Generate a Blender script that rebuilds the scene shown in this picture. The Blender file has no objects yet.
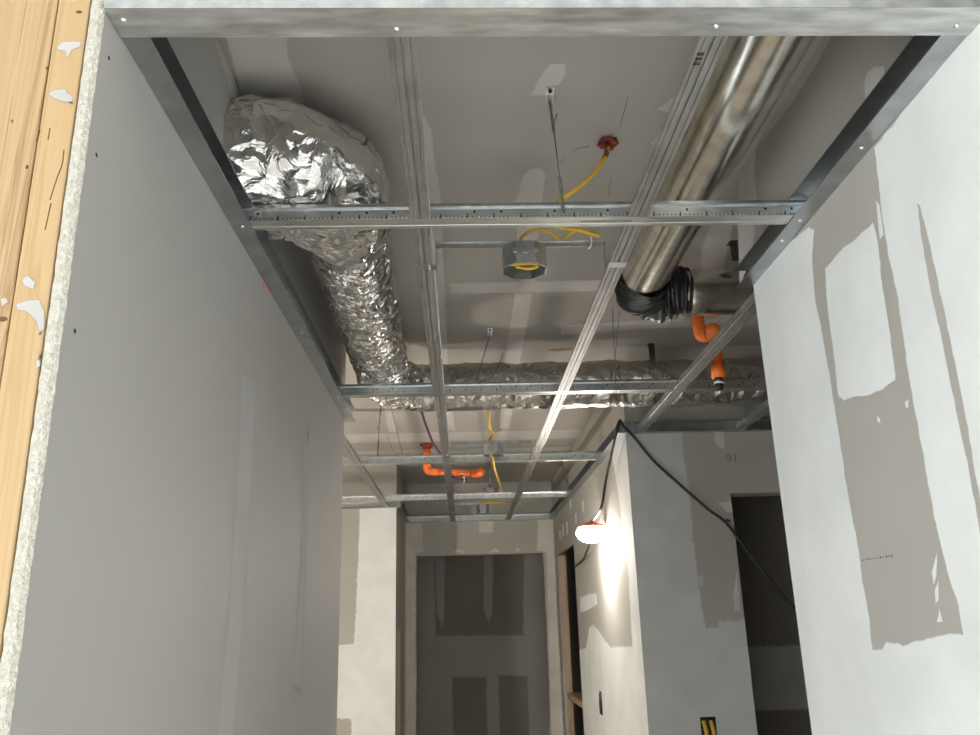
import bpy, bmesh, math, random
from mathutils import Vector, Matrix, noise
from mathutils.geometry import tessellate_polygon
random.seed(7)
S = bpy.context.scene
COL = S.collection

# ------------------------------------------------------------------ camera
CZ = 1.62                                   # camera height above the floor
FPX, PITCH, YAW, ROLL = 827.8, 0.2990, 0.0387, -0.0288
cp, sp, cy, sy = math.cos(PITCH), math.sin(PITCH), math.cos(YAW), math.sin(YAW)
FWD = Vector((sy*cp, cy*cp, sp)); RT0 = Vector((cy, -sy, 0)); UP0 = RT0.cross(FWD)
RT = RT0*math.cos(ROLL) + UP0*math.sin(ROLL)
UP = UP0*math.cos(ROLL) - RT0*math.sin(ROLL)
cd = bpy.data.cameras.new('camera'); cam = bpy.data.objects.new('camera', cd); COL.objects.link(cam)
cd.sensor_fit = 'HORIZONTAL'; cd.sensor_width = 36; cd.lens = FPX/980*36; cd.clip_start = .02
cam.matrix_world = Matrix(((RT.x, UP.x, -FWD.x, 0), (RT.y, UP.y, -FWD.y, 0), (RT.z, UP.z, -FWD.z, CZ), (0, 0, 0, 1)))
S.camera = cam

# ------------------------------------------------------------------ world, unseen daylight lamps, exposure
S.view_settings.view_transform = 'Standard'; S.view_settings.look = 'None'
S.view_settings.gamma = 1; S.view_settings.exposure = 0.0; S.view_settings.use_curve_mapping = False
w = bpy.data.worlds.new('world'); S.world = w; w.use_nodes = True
w.node_tree.nodes['Background'].inputs[0].default_value = (.80, .90, 1, 1)
w.node_tree.nodes['Background'].inputs[1].default_value = .6
def area(name, loc, target, sx, sy_, power, color):
    l = bpy.data.lights.new(name, 'AREA'); l.shape = 'RECTANGLE'; l.size = sx; l.size_y = sy_
    l.energy = power; l.color = color
    o = bpy.data.objects.new(name, l); COL.objects.link(o); o.location = loc
    o.rotation_euler = (Vector(target)-Vector(loc)).to_track_quat('-Z', 'Y').to_euler()
    return o
area('daylight_left_panel', (-2.50, -2.1, 1.2), (1, -2.1, 1.2), 2.3, 2.2, 165, (.95, .98, 1))  # unseen daylight panel on the left, sized to brighten right wall and floor
area('added_fill_right', (2.80, -2.1, 1.2), (0, -2.1, 1.2), 2.3, 2.2, 28, (.97, .99, 1))  # added fill from the right to lift the left wall; no window known
area('added_fill_rear', (.2, -3.30, .95), (.2, 0, .95), 3.2, 1.7, 8, (.97, .99, 1))  # added weak fill from behind the camera; no window known
sl = bpy.data.lights.new('added_sun', 'SUN'); sl.energy = 29; sl.angle = .02; sl.color = (1, .975, .94)  # added sunlight, aimed at the hall floor so its bounce lights the lid
so = bpy.data.objects.new('added_sun', sl); COL.objects.link(so); so.rotation_euler = Vector((.0, 1, -.5)).to_track_quat('-Z', 'Y').to_euler()

# ------------------------------------------------------------------ dimensions (world)
H = .7205+CZ            # face of the suspended grid
LID = 1.005+CZ          # drywall lid above it
XL, XR = -.4201, .6747  # hallway wall faces
YF = .8415              # front edge of the hallway
YLE, YRE, YBK, YCO, YB = 2.94, 1.733, 3.293, 5.363, 6.181
M1, M2, M3, M4 = 1.4125, 2.635, 3.843, 5.057
XT1, XT2 = -.0671, .3393

def ray(u, v):
    return RT*((u-490)/FPX) - UP*((v-367.5)/FPX) + FWD
def on(u, v, ax, val):
    d = ray(u, v); t = (val-(CZ if ax == 2 else 0))/d[ax]
    p = d*t; p.z += CZ; p[ax] = val
    return p
def at(u, v, Y): return on(u, v, 1, Y)

# ------------------------------------------------------------------ materials
MATS = {}
def newmat(name):
    m = bpy.data.materials.new(name); m.use_nodes = True; nt = m.node_tree
    MATS[name] = m
    return m, nt, nt.nodes['Principled BSDF']
def N(nt, typ, **kw):
    n = nt.nodes.new(typ)
    for k, v in kw.items():
        if k in n.inputs: n.inputs[k].default_value = v
        else: setattr(n, k, v)
    return n
def rgb(c): return (c[0], c[1], c[2], 1)
def noisy(name, a, b, scale=4, rough=.8, metal=0, bump=0, bscale=60, detail=4, coat=None, lo=.35, hi=.65, stretch=None, spec=None, rvar=0):
    m, nt, p = newmat(name); L = nt.links
    tc = N(nt, 'ShaderNodeTexCoord'); src = tc.outputs['Object']
    if stretch:
        mp = N(nt, 'ShaderNodeMapping'); mp.inputs['Scale'].default_value = stretch; L.new(src, mp.inputs[0]); src = mp.outputs[0]
    n1 = N(nt, 'ShaderNodeTexNoise', Scale=scale, Detail=detail); L.new(src, n1.inputs['Vector'])
    cr = N(nt, 'ShaderNodeValToRGB'); cr.color_ramp.elements[0].position = lo; cr.color_ramp.elements[1].position = hi
    cr.color_ramp.elements[0].color = rgb(a); cr.color_ramp.elements[1].color = rgb(b)
    L.new(n1.outputs[0], cr.inputs[0]); L.new(cr.outputs[0], p.inputs['Base Color'])
    p.inputs['Roughness'].default_value = rough; p.inputs['Metallic'].default_value = metal
    if spec is not None: p.inputs['Specular IOR Level'].default_value = spec
    if rvar:
        mr = N(nt, 'ShaderNodeMapRange'); mr.inputs['To Min'].default_value = rough-rvar; mr.inputs['To Max'].default_value = rough+rvar
        L.new(n1.outputs[0], mr.inputs[0]); L.new(mr.outputs[0], p.inputs['Roughness'])
    if bump:
        n2 = N(nt, 'ShaderNodeTexNoise', Scale=bscale, Detail=3); L.new(src, n2.inputs['Vector'])
        bp = N(nt, 'ShaderNodeBump', Strength=bump, Distance=.01); L.new(n2.outputs[0], bp.inputs['Height']); L.new(bp.outputs[0], p.inputs['Normal'])
    return m
noisy('paper', (.385, .372, .336), (.415, .403, .367), 3, .75, bump=.03, bscale=180)
noisy('paper_left', (.425, .418, .400), (.442, .436, .420), 1.2, .62, bump=.02, bscale=200)
noisy('paper_lid', (.36, .34, .31), (.39, .37, .335), 2, .8, bump=.03, bscale=150)
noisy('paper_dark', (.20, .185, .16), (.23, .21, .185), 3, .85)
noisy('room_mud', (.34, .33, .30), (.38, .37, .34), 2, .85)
noisy('concrete', (.52, .51, .49), (.62, .61, .58), 2.5, .85, bump=.1)
noisy('painted', (.74, .74, .72), (.80, .80, .78), 2, .8)
noisy('gypsum_core', (.45, .43, .37), (.59, .565, .505), 170, .95, bump=.6, bscale=260)
def plastermat(name, a, b, soft=.5):
    m, nt, p = newmat(name); L = nt.links
    tc = N(nt, 'ShaderNodeTexCoord'); n1 = N(nt, 'ShaderNodeTexNoise', Scale=7, Detail=4); L.new(tc.outputs['Object'], n1.inputs['Vector'])
    cr = N(nt, 'ShaderNodeValToRGB'); cr.color_ramp.elements[0].position = .3; cr.color_ramp.elements[1].position = .7
    cr.color_ramp.elements[0].color = rgb(a); cr.color_ramp.elements[1].color = rgb(b)
    L.new(n1.outputs[0], cr.inputs[0]); L.new(cr.outputs[0], p.inputs['Base Color'])
    p.inputs['Roughness'].default_value = .7
    at_ = N(nt, 'ShaderNodeAttribute', attribute_name='edge')
    n2 = N(nt, 'ShaderNodeTexNoise', Scale=70, Detail=3); L.new(tc.outputs['Object'], n2.inputs['Vector'])
    ad = N(nt, 'ShaderNodeMath', operation='ADD'); L.new(at_.outputs['Fac'], ad.inputs[0]); L.new(n2.outputs[0], ad.inputs[1])
    mr = N(nt, 'ShaderNodeMapRange', interpolation_type='SMOOTHSTEP'); mr.inputs['From Min'].default_value = .75-soft*.5; mr.inputs['From Max'].default_value = .75+soft*.5
    L.new(ad.outputs[0], mr.inputs[0])
    tr = N(nt, 'ShaderNodeBsdfTransparent'); mx = N(nt, 'ShaderNodeMixShader')
    L.new(mr.outputs[0], mx.inputs[0]); L.new(tr.outputs[0], mx.inputs[1]); L.new(p.outputs[0], mx.inputs[2])
    L.new(mx.outputs[0], nt.nodes['Material Output'].inputs[0])
    return m
PAP = ((.385, .372, .336), (.415, .403, .367), 3)
PLEFT = ((.425, .418, .400), (.442, .436, .420), 1.2)
PLID = ((.36, .34, .31), (.39, .37, .335), 2)
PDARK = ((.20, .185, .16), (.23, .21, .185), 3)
RMUD = ((.34, .33, .30), (.38, .37, .34), 2)
MUD = ((.68, .705, .70), (.75, .775, .765), 7)
def mudmat(name, base, top, soft=.5, ns=60, na=1.0):
    """thin coat on a board: the board's own colour at the feathered rim, the coat's colour inside"""
    m, nt, p = newmat(name); L = nt.links
    tc = N(nt, 'ShaderNodeTexCoord'); cols = []
    for (a, b, sc) in (base, top):
        n1 = N(nt, 'ShaderNodeTexNoise', Scale=sc, Detail=4); L.new(tc.outputs['Object'], n1.inputs['Vector'])
        cr = N(nt, 'ShaderNodeValToRGB'); cr.color_ramp.elements[0].position = .35; cr.color_ramp.elements[1].position = .65
        cr.color_ramp.elements[0].color = rgb(a); cr.color_ramp.elements[1].color = rgb(b); L.new(n1.outputs[0], cr.inputs[0]); cols.append(cr)
    at_ = N(nt, 'ShaderNodeAttribute', attribute_name='edge')
    n2 = N(nt, 'ShaderNodeTexNoise', Scale=ns, Detail=3); L.new(tc.outputs['Object'], n2.inputs['Vector'])
    ad = N(nt, 'ShaderNodeMath', operation='MULTIPLY_ADD'); L.new(n2.outputs[0], ad.inputs[0]); ad.inputs[1].default_value = na; L.new(at_.outputs['Fac'], ad.inputs[2])
    mr = N(nt, 'ShaderNodeMapRange', interpolation_type='SMOOTHSTEP'); mr.inputs['From Min'].default_value = .5+na*.5-soft*.5-.02; mr.inputs['From Max'].default_value = .5+na*.5+soft*.5-.02
    L.new(ad.outputs[0], mr.inputs[0])
    mx = N(nt, 'ShaderNodeMix', data_type='RGBA'); L.new(mr.outputs[0], mx.inputs['Factor']); L.new(cols[0].outputs[0], mx.inputs['A']); L.new(cols[1].outputs[0], mx.inputs['B'])
    L.new(mx.outputs['Result'], p.inputs['Base Color']); p.inputs['Roughness'].default_value = .75
    return m
mudmat('mud', PAP, MUD, .5)
mudmat('mud_block_shaded', PAP, ((.53, .54, .54), (.59, .60, .60), 7), .7)  # same compound, colour darkened to stand for the dim right passage
mudmat('bare_sliver', MUD, PAP, .5)
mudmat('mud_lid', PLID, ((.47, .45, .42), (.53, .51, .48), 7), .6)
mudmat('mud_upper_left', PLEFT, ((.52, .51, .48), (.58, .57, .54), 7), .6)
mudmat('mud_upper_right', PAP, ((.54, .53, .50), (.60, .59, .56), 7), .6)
mudmat('mud_faint', PLEFT, ((.478, .472, .460), (.498, .493, .485), 7), .9, 12, .4)
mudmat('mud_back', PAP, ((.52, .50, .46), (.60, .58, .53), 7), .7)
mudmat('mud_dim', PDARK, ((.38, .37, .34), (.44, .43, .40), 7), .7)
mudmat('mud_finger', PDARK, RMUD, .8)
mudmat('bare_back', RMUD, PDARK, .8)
noisy('galv', (.42, .44, .455), (.58, .60, .61), 35, .36, 1, bump=.05, bscale=90, rvar=.08)
noisy('galv_track', (.38, .40, .41), (.48, .50, .51), 20, .33, 1, rvar=.04, stretch=(1, 1, 1))
noisy('galv_bright', (.66, .69, .70), (.80, .83, .84), 30, .33, 1, bump=.03, bscale=90, rvar=.08)
noisy('galv_scuffed', (.48, .485, .475), (.84, .85, .84), 55, .40, 1, rvar=.12, stretch=(.22, 1, 1), lo=.3, hi=.7)
noisy('galv_face', (.50, .50, .48), (.60, .60, .58), 22, .42, 1, bump=.03, bscale=60, rvar=.05)
noisy('duct_metal', (.60, .57, .50), (.76, .73, .65), 26, .20, 1, bump=.015, bscale=30, rvar=.06)
def ribbed(name, a, b):
    m = noisy(name, a, b, 22, .46, 1, rvar=.05); nt = m.node_tree; L = nt.links; p = nt.nodes['Principled BSDF']
    tc = N(nt, 'ShaderNodeTexCoord'); wv = N(nt, 'ShaderNodeTexWave', Scale=95, bands_direction='X'); L.new(tc.outputs['Object'], wv.inputs['Vector'])
    bp = N(nt, 'ShaderNodeBump', Strength=.35, Distance=.001); L.new(wv.outputs[0], bp.inputs['Height']); L.new(bp.outputs[0], p.inputs['Normal'])
ribbed('tee_ribbed', (.36, .36, .345), (.46, .46, .445))
noisy('dark_metal', (.10, .10, .10), (.18, .18, .18), 20, .5, 1)
noisy('slot_black', (.012, .012, .012), (.02, .02, .02), 20, .8)
noisy('wire', (.16, .155, .145), (.26, .25, .235), 60, .45, .9)
noisy('cable_yellow', (.60, .365, .025), (.70, .45, .045), 30, .5)
noisy('cable_black', (.010, .010, .011), (.02, .02, .02), 30, .5)
noisy('cable_purple', (.07, .02, .06), (.11, .03, .09), 30, .45)
noisy('firestop', (.13, .014, .010), (.24, .026, .016), 60, .6, bump=.4, bscale=90)
noisy('pipe_orange', (.85, .17, .025), (.92, .22, .04), 14, .38)
noisy('pipe_joint', (.25, .03, .008), (.30, .04, .01), 20, .5)
noisy('tape_black', (.010, .010, .012), (.022, .022, .024), 10, .28, bump=.3, bscale=70)
noisy('brown_tear', (.10, .045, .018), (.22, .10, .045), 60, .9)
noisy('white_plastic', (.75, .75, .73), (.82, .82, .80), 30, .5)
noisy('graphite', (.10, .095, .09), (.14, .13, .125), 80, .7)
noisy('pink', (.60, .28, .28), (.68, .36, .35), 60, .9)
noisy('rust', (.20, .10, .05), (.30, .19, .12), 60, .9)
plastermat('plaster', (.40, .39, .37), (.47, .46, .44), .7)
def woodmat(name, a, b, c, sc, rough=.6):
    m, nt, p = newmat(name); L = nt.links
    tc = N(nt, 'ShaderNodeTexCoord'); mp = N(nt, 'ShaderNodeMapping'); mp.inputs['Scale'].default_value = (1, 1, .022)
    L.new(tc.outputs['Object'], mp.inputs[0])
    n0 = N(nt, 'ShaderNodeTexNoise', Scale=sc, Detail=6, Distortion=.6); L.new(mp.outputs[0], n0.inputs['Vector'])
    cr = N(nt, 'ShaderNodeValToRGB'); e = cr.color_ramp.elements
    e[0].position = .30; e[0].color = rgb(b); e[1].position = .72; e[1].color = rgb(b)
    for pos, col in ((.44, a), (.52, b), (.555, c), (.575, a), (.62, b), (.66, c)):
        k = e.new(pos); k.color = rgb(col)
    L.new(n0.outputs[0], cr.inputs[0]); L.new(cr.outputs[0], p.inputs['Base Color']); p.inputs['Roughness'].default_value = rough
    bp = N(nt, 'ShaderNodeBump', Strength=.10, Distance=.003); L.new(n0.outputs[0], bp.inputs['Height']); L.new(bp.outputs[0], p.inputs['Normal'])
woodmat('pine', (.42, .275, .14), (.46, .315, .17), (.31, .185, .085), 55)
woodmat('pine_tan', (.45, .305, .150), (.47, .325, .165), (.41, .27, .125), 38)
woodmat('jamb_wood', (.50, .36, .24), (.54, .40, .27), (.40, .28, .18), 50)
def foilmat(name, base, rough, sc, st):
    m, nt, p = newmat(name); L = nt.links
    p.inputs['Metallic'].default_value = 1; p.inputs['Base Color'].default_value = rgb(base)
    tc = N(nt, 'ShaderNodeTexCoord')
    v = N(nt, 'ShaderNodeTexVoronoi', Scale=sc, feature='F1'); n = N(nt, 'ShaderNodeTexNoise', Scale=sc*.6, Detail=4, Distortion=1.2)
    L.new(tc.outputs['Object'], n.inputs['Vector'])
    mixv = N(nt, 'ShaderNodeVectorMath', operation='MULTIPLY_ADD'); L.new(n.outputs['Color'], mixv.inputs[0]); mixv.inputs[1].default_value = (.05, .05, .05)
    L.new(tc.outputs['Object'], mixv.inputs[2]); L.new(mixv.outputs[0], v.inputs['Vector'])
    ad = N(nt, 'ShaderNodeMath', operation='ADD'); L.new(v.outputs['Distance'], ad.inputs[0]); L.new(n.outputs[0], ad.inputs[1])
    b = N(nt, 'ShaderNodeBump', Strength=st, Distance=.02); L.new(ad.outputs[0], b.inputs['Height']); L.new(b.outputs[0], p.inputs['Normal'])
    mr = N(nt, 'ShaderNodeMapRange'); mr.inputs['To Min'].default_value = rough*.6; mr.inputs['To Max'].default_value = rough*1.5
    L.new(n.outputs[0], mr.inputs[0]); L.new(mr.outputs[0], p.inputs['Roughness'])
foilmat('foil', (.74, .73, .715), .17, 26, .40)
foilmat('foil_fine', (.76, .745, .72), .24, 38, .55)
foilmat('foil_dull', (.60, .58, .55), .30, 26, .35)
def emit(name, c, s):
    m, nt, p = newmat(name); p.inputs['Base Color'].default_value = rgb(c)
    p.inputs['Emission Color'].default_value = rgb(c); p.inputs['Emission Strength'].default_value = s
emit('bulb_glow', (1, .93, .84), 45)
noisy('lamp_orange', (.80, .12, .04), (.88, .16, .06), 20, .5)

# ------------------------------------------------------------------ mesh helpers
def obj(name, bm, mat, parent=None, smooth=False):
    me = bpy.data.meshes.new(name); bm.normal_update(); bm.to_mesh(me); bm.free()
    return link(name, me, mat, parent, smooth)
def link(name, me, mat, parent=None, smooth=False):
    if smooth: me.shade_smooth()
    o = bpy.data.objects.new(name, me); COL.objects.link(o)
    if mat and not me.materials: me.materials.append(MATS[mat])
    if parent:
        o.parent = parent; o.matrix_parent_inverse = parent.matrix_world.inverted() if parent.type != 'EMPTY' else Matrix.Translation(-parent.location)
    return o
def thing(name, label, cat, loc, group=None):
    o = bpy.data.objects.new(name, None); COL.objects.link(o); o.location = loc; o.empty_display_size = .05
    o['label'] = label; o['category'] = cat
    if group: o['group'] = group
    return o
def tag(o, label, cat, group=None):
    o['label'] = label; o['category'] = cat
    if group: o['group'] = group
    return o
def struct(o, label=None, cat=None):
    o['kind'] = 'structure'
    if label: o['label'] = label
    if cat: o['category'] = cat
    return o
def bx(bm, x0, x1, y0, y1, z0, z1):
    v = [bm.verts.new((x, y, z)) for z in (z0, z1) for x, y in ((x0, y0), (x1, y0), (x1, y1), (x0, y1))]
    for f in ((0, 3, 2, 1), (4, 5, 6, 7), (0, 1, 5, 4), (1, 2, 6, 5), (2, 3, 7, 6), (3, 0, 4, 7)): bm.faces.new([v[i] for i in f])
def boxes(name, mat, parent, *bs):
    bm = bmesh.new()
    for b in bs: bx(bm, *b)
    return obj(name, bm, mat, parent)
def catmull(pts, n=10):
    P = [Vector(p) for p in pts]
    if len(P) < 3: return P
    P = [P[0]*2-P[1]] + P + [P[-1]*2-P[-2]]
    out = []
    for i in range(1, len(P)-2):
        a, b, c, d = P[i-1:i+3]
        for k in range(n):
            t = k/n
            out.append(.5*((2*b)+(c-a)*t+(2*a-5*b+4*c-d)*t*t+(3*b-a-3*c+d)*t**3))
    out.append(P[-2]); return out
def tube_bm(bm, path, r, seg=10, disp=None, cap=True):
    n = len(path); rf = r if callable(r) else (lambda t: r)
    T = [(path[min(i+1, n-1)]-path[max(i-1, 0)]).normalized() for i in range(n)]
    ref = Vector((0, 0, 1)) if abs(T[0].z) < .9 else Vector((1, 0, 0))
    u = (ref-T[0]*ref.dot(T[0])).normalized(); rings = []; s = 0
    for i in range(n):
        if i: s += (path[i]-path[i-1]).length
        u = (u-T[i]*u.dot(T[i])).normalized(); w_ = T[i].cross(u); ring = []
        for k in range(seg):
            a = 2*math.pi*k/seg; d = u*math.cos(a)+w_*math.sin(a); rr = rf(i/max(1, n-1))
            p = path[i]+d*rr
            if disp: p = p + d*disp(p, s, a)
            ring.append(bm.verts.new(p))
        rings.append(ring)
    for i in range(n-1):
        for k in range(seg):
            bm.faces.new((rings[i][k], rings[i][(k+1) % seg], rings[i+1][(k+1) % seg], rings[i+1][k]))
    if cap:
        bm.faces.new(rings[0][::-1]); bm.faces.new(rings[-1])
def tube(name, pts, r, mat, parent=None, seg=10, n=10, disp=None, smooth=True, cap=True):
    bm = bmesh.new(); tube_bm(bm, catmull(pts, n), r, seg, disp, cap)
    return obj(name, bm, mat, parent, smooth)
def prism_x(bm, prof, x0, x1):   # prof: closed (y,z) outline
    a = [bm.verts.new((x0, p[0], p[1])) for p in prof]; b = [bm.verts.new((x1, p[0], p[1])) for p in prof]; n = len(prof)
    for i in range(n): bm.faces.new((a[i], a[(i+1) % n], b[(i+1) % n], b[i]))
    bm.faces.new(a[::-1]); bm.faces.new(b)
def prism_y(bm, prof, y0, y1):   # prof: closed (x,z) outline
    a = [bm.verts.new((p[0], y0, p[1])) for p in prof]; b = [bm.verts.new((p[0], y1, p[1])) for p in prof]; n = len(prof)
    for i in range(n): bm.faces.new((a[i], b[i], b[(i+1) % n], a[(i+1) % n]))
    bm.faces.new(a); bm.faces.new(b[::-1])
def dome(bm, c, nrm, r, h, seg=10):
    nrm = Vector(nrm).normalized(); u = nrm.orthogonal().normalized(); v = nrm.cross(u); c = Vector(c)
    rings = []
    for q in range(3):
        a = q/3*math.pi/2
        rings.append([bm.verts.new(c+(u*math.cos(k/seg*2*math.pi)+v*math.sin(k/seg*2*math.pi))*r*math.cos(a)+nrm*h*math.sin(a)) for k in range(seg)])
    top = bm.verts.new(c+nrm*h)
    for q in range(2):
        for k in range(seg): bm.faces.new((rings[q][k], rings[q][(k+1) % seg], rings[q+1][(k+1) % seg], rings[q+1][k]))
    for k in range(seg): bm.faces.new((rings[2][k], rings[2][(k+1) % seg], top))
def screw(parent, c, nrm=(0, 0, -1), r=.0042, mat='galv_bright'):
    bm = bmesh.new(); dome(bm, c, nrm, r, .0026); o = obj('screw', bm, mat, parent, True); return o

PC = 0
# thin skin of joint compound lying on a surface; pixels are turned into points of that surface
def patch(parent, ax, val, sgn, pix, mat='mud', name='joint_compound', feather=.008, rag=.003, thick=.0003, step=.02, world=None, clip=None):
    global PC; PC += 1; thick = .00025+.00002*(PC % 40)
    pts = [Vector(p) for p in world] if world else [on(u, v, ax, val) for u, v in pix]
    ij = [i for i in range(3) if i != ax]
    P = [(p[ij[0]], p[ij[1]]) for p in pts]
    area2 = sum(P[i][0]*P[(i+1) % len(P)][1]-P[(i+1) % len(P)][0]*P[i][1] for i in range(len(P)))
    if area2 < 0: P = P[::-1]
    Q = []
    for i in range(len(P)):
        a, b = Vector(P[i]), Vector(P[(i+1) % len(P)]); m = max(1, int((b-a).length/step))
        for k in range(m):
            q = a.lerp(b, k/m); nz = noise.noise(Vector((q.x*55, q.y*55, val*9)))+.6*noise.noise(Vector((q.x*150, q.y*150, val*5)))
            nn = Vector(((b-a).y, -(b-a).x)).normalized(); Q.append(q+nn*nz*rag)
    n = len(Q); inner = []
    for i in range(n):
        t = (Q[(i+1) % n]-Q[i-1]); nn = Vector((-t.y, t.x)).normalized() if t.length > 1e-7 else Vector((0, 0))
        inner.append(Q[i]+nn*feather)
    rim = [0.0]*n
    if clip:                                   # (axis, low, high): the coat runs right up to a corner there
        k = ij.index(clip[0])
        for i in range(n):
            if not clip[1] <= Q[i][k] <= clip[2]: rim[i] = 1.0
            for q in (Q[i], inner[i]): q[k] = min(clip[2], max(clip[1], q[k]))
    def p3(q, h):
        v = [0, 0, 0]; v[ij[0]], v[ij[1]] = q; v[ax] = val+sgn*h; return v
    verts = [p3(q, thick) for q in Q]+[p3(q, thick) for q in inner]
    faces = [(i, (i+1) % n, n+(i+1) % n, n+i) for i in range(n)]
    faces += [tuple(n+i for i in t) for t in tessellate_polygon([[Vector((q.x, q.y, 0)) for q in inner]])]
    me = bpy.data.meshes.new(name); me.from_pydata(verts, [], faces)
    atr = me.attributes.new('edge', 'FLOAT', 'POINT')
    atr.data.foreach_set('value', rim+[1.0]*n)
    o = link(name, me, mat, parent); return o

# ------------------------------------------------------------------ setting
struct(boxes('floor', 'concrete', None, (-2.7, 3.0, -3.5, 8.0, -.05, 0)))
ceiling = struct(boxes('ceiling', 'paper_lid', None, (-2.7, 3.0, YF+.13, 8.0, LID, LID+.05)))
struct(boxes('ceiling_near_room', 'painted', None, (-2.7, 3.0, -3.5, YF, 2.95, 3.0)))
wall_left = struct(boxes('wall_left', 'paper_left', None, (XL-.0159, XL, YF, YLE, 0, LID), (XL-.135, XL-.0159, YF+.1, YLE, 0, LID), (-2.6, XL-.135, YLE-.12, YLE, 0, LID)))
wall_right = struct(boxes('wall_right', 'paper', None, (XR, XR+.12, .55, YRE, 0, LID), (XR+.12, 2.9, YRE-.12, YRE, 0, LID)))
# far block on the right: face towards the camera with a doorway, and the side along the hall with a narrow doorway
DX0, DX1, DZ = 1.078, 1.95, .470+CZ
BY0, BY1, BZ = 5.10, 6.02, .447+CZ
wall_right_far = struct(boxes('wall_right_far', 'paper', None,
    (XR, DX0, YBK, YBK+.0159, 0, LID), (DX0, DX1, YBK, YBK+.0159, DZ, LID), (DX1, 2.9, YBK, YBK+.0159, 0, LID),
    (XR+.0159, DX0-.02, YBK+.0159, YBK+.11, 0, LID),
    (XR, XR+.0159, YBK+.0159, BY0, 0, LID), (XR, XR+.0159, BY0, BY1, BZ, LID), (XR, XR+.0159, BY1, YB+.12, 0, LID),
    (XR+.0159, XR+.11, YBK+.11, BY0-.04, 0, LID)))
wall_left_far = struct(boxes('wall_left_far', 'paper', None, (-2.6, XL, YCO, YB+.12, 0, LID)))
OX0, OX1, OZ = -.341, .590, .478+CZ
wall_back = struct(boxes('wall_back', 'paper', None, (XL, OX0, YB, YB+.1, 0, LID), (OX0, OX1, YB, YB+.1, OZ, LID), (OX1, XR, YB, YB+.1, 0, LID)))
YR = 7.15
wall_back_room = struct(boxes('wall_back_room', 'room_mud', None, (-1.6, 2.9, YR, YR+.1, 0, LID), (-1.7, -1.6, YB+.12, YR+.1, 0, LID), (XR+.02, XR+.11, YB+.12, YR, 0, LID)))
YDR = 4.25
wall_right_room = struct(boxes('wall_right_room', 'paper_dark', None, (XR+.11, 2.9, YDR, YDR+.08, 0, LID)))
struct(boxes('wall_left_end', 'paper', None, (-2.7, -2.6, YF, YB, 0, LID)))
struct(boxes('wall_right_end', 'paper', None, (2.9, 3.0, YF, 7.3, 0, LID)))
# near room the picture is taken from
struct(boxes('wall_front', 'painted', None, (-2.6, -.64, YF+.02, YF+.13, 0, 2.95), (XR+.12, 2.9, .55, .67, 0, 2.95), (-.64, XR+.0, YF+.012, YF+.13, H+.07, 2.95)))
struct(boxes('wall_near_left', 'painted', None, (-2.7, -2.6, -3.5, YF, 0, 2.95)))
struct(boxes('wall_near_right', 'painted', None, (2.9, 3.0, -3.5, YF, 0, 2.95)))
struct(boxes('wall_near_rear', 'painted', None, (-2.6, 2.9, -3.5, -3.4, 0, 1.80), (-2.6, -.9, -3.5, -3.4, 1.80, 2.95), (1.1, 2.9, -3.5, -3.4, 1.80, 2.95), (-.9, 1.1, -3.5, -3.4, 2.58, 2.95)))  # high rear opening added so sunlight strikes the hall floor and lifts the lid

# rough gypsum edge of the left board
bm = bmesh.new(); rows = []
for i in range(221):
    z = i/220*LID
    a = noise.noise(Vector((3, 1, z*60)))*.0012; b = noise.noise(Vector((9, 4, z*75)))*.0013+.5*noise.noise(Vector((2, 4, z*240)))*.0013
    rows.append([bm.verts.new((XL-.0168+a, YF-.0005, z)), bm.verts.new((XL-.011, YF-.004+noise.noise(Vector((0, 0, z*90)))*.001, z)),
                 bm.verts.new((XL-.005, YF-.004+noise.noise(Vector((5, 0, z*90)))*.001, z)), bm.verts.new((XL+.0004+b, YF-.0008, z)), bm.verts.new((XL+.0002+b*.5, YF+.0012, z))])
for i in range(220):
    for k in range(4): bm.faces.new((rows[i][k], rows[i][k+1], rows[i+1][k+1], rows[i+1][k]))
obj('gypsum_edge', bm, 'gypsum_core', wall_left)
for u, v in ((109, 58), (96.5, 155), (75, 331), (253, 290)):
    c = on(u, v, 0, XL+.0004); r = .0028 if u < 200 else .0012
    bm = bmesh.new(); dome(bm, c, (1, 0, 0), r, .0003); o = obj('screw_hole', bm, 'slot_black', wall_left)
patch(wall_left, 0, XL, 1, [(263, 282), (268, 282), (272, 291), (268, 294), (262, 289)], 'pink', 'pink_smear', .003, .003, step=.006)
patch(wall_left, 0, XL, 1, [(241, 367), (257, 381), (252, 485), (242, 640), (232, 760), (214, 760), (227, 620), (236, 485)], 'mud_faint', feather=.02)
patch(wall_left, 0, XL, 1, [(303, 430), (309, 430), (306, 560), (300, 700), (292, 700), (300, 560)], 'mud_faint', feather=.03)
# above the grid on the left
patch(wall_left, 0, XL, 1, [(210, 30), (224, 30), (247, 110), (236, 110)], 'mud_upper_left')

# right wall compound
patch(wall_right, 0, XR, -1, [(735, 300), (752, 276), (809, 225), (815, 229), (813, 263), (816.5, 300), (823.5, 335), (830, 371), (836, 409), (842.6, 452), (849.5, 500), (857.5, 538),
    (864, 583), (871, 621), (872, 640), (873, 648), (883, 649), (886, 641), (897, 640), (903, 645), (915, 639), (940, 633), (962, 633), (956.5, 605), (947, 573.5), (937, 535), (930, 500), (924, 469), (919, 436),
    (910.6, 392.5), (904, 346), (897, 300), (888, 260), (881, 216), (878, 185), (873.6, 147), (985, 8), (1500, 8), (1500, 860), (800, 860)], feather=.007, clip=(1, -5, YRE))
patch(wall_right, 0, XR, -1, [(825, 268), (839, 251), (873.6, 221), (878, 235), (884, 290), (891.5, 335), (896, 371), (896, 381), (889, 387), (870, 396.6), (855, 398), (844, 402), (838.5, 397), (836, 379), (831.7, 341), (826, 300)], feather=.006)
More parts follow.
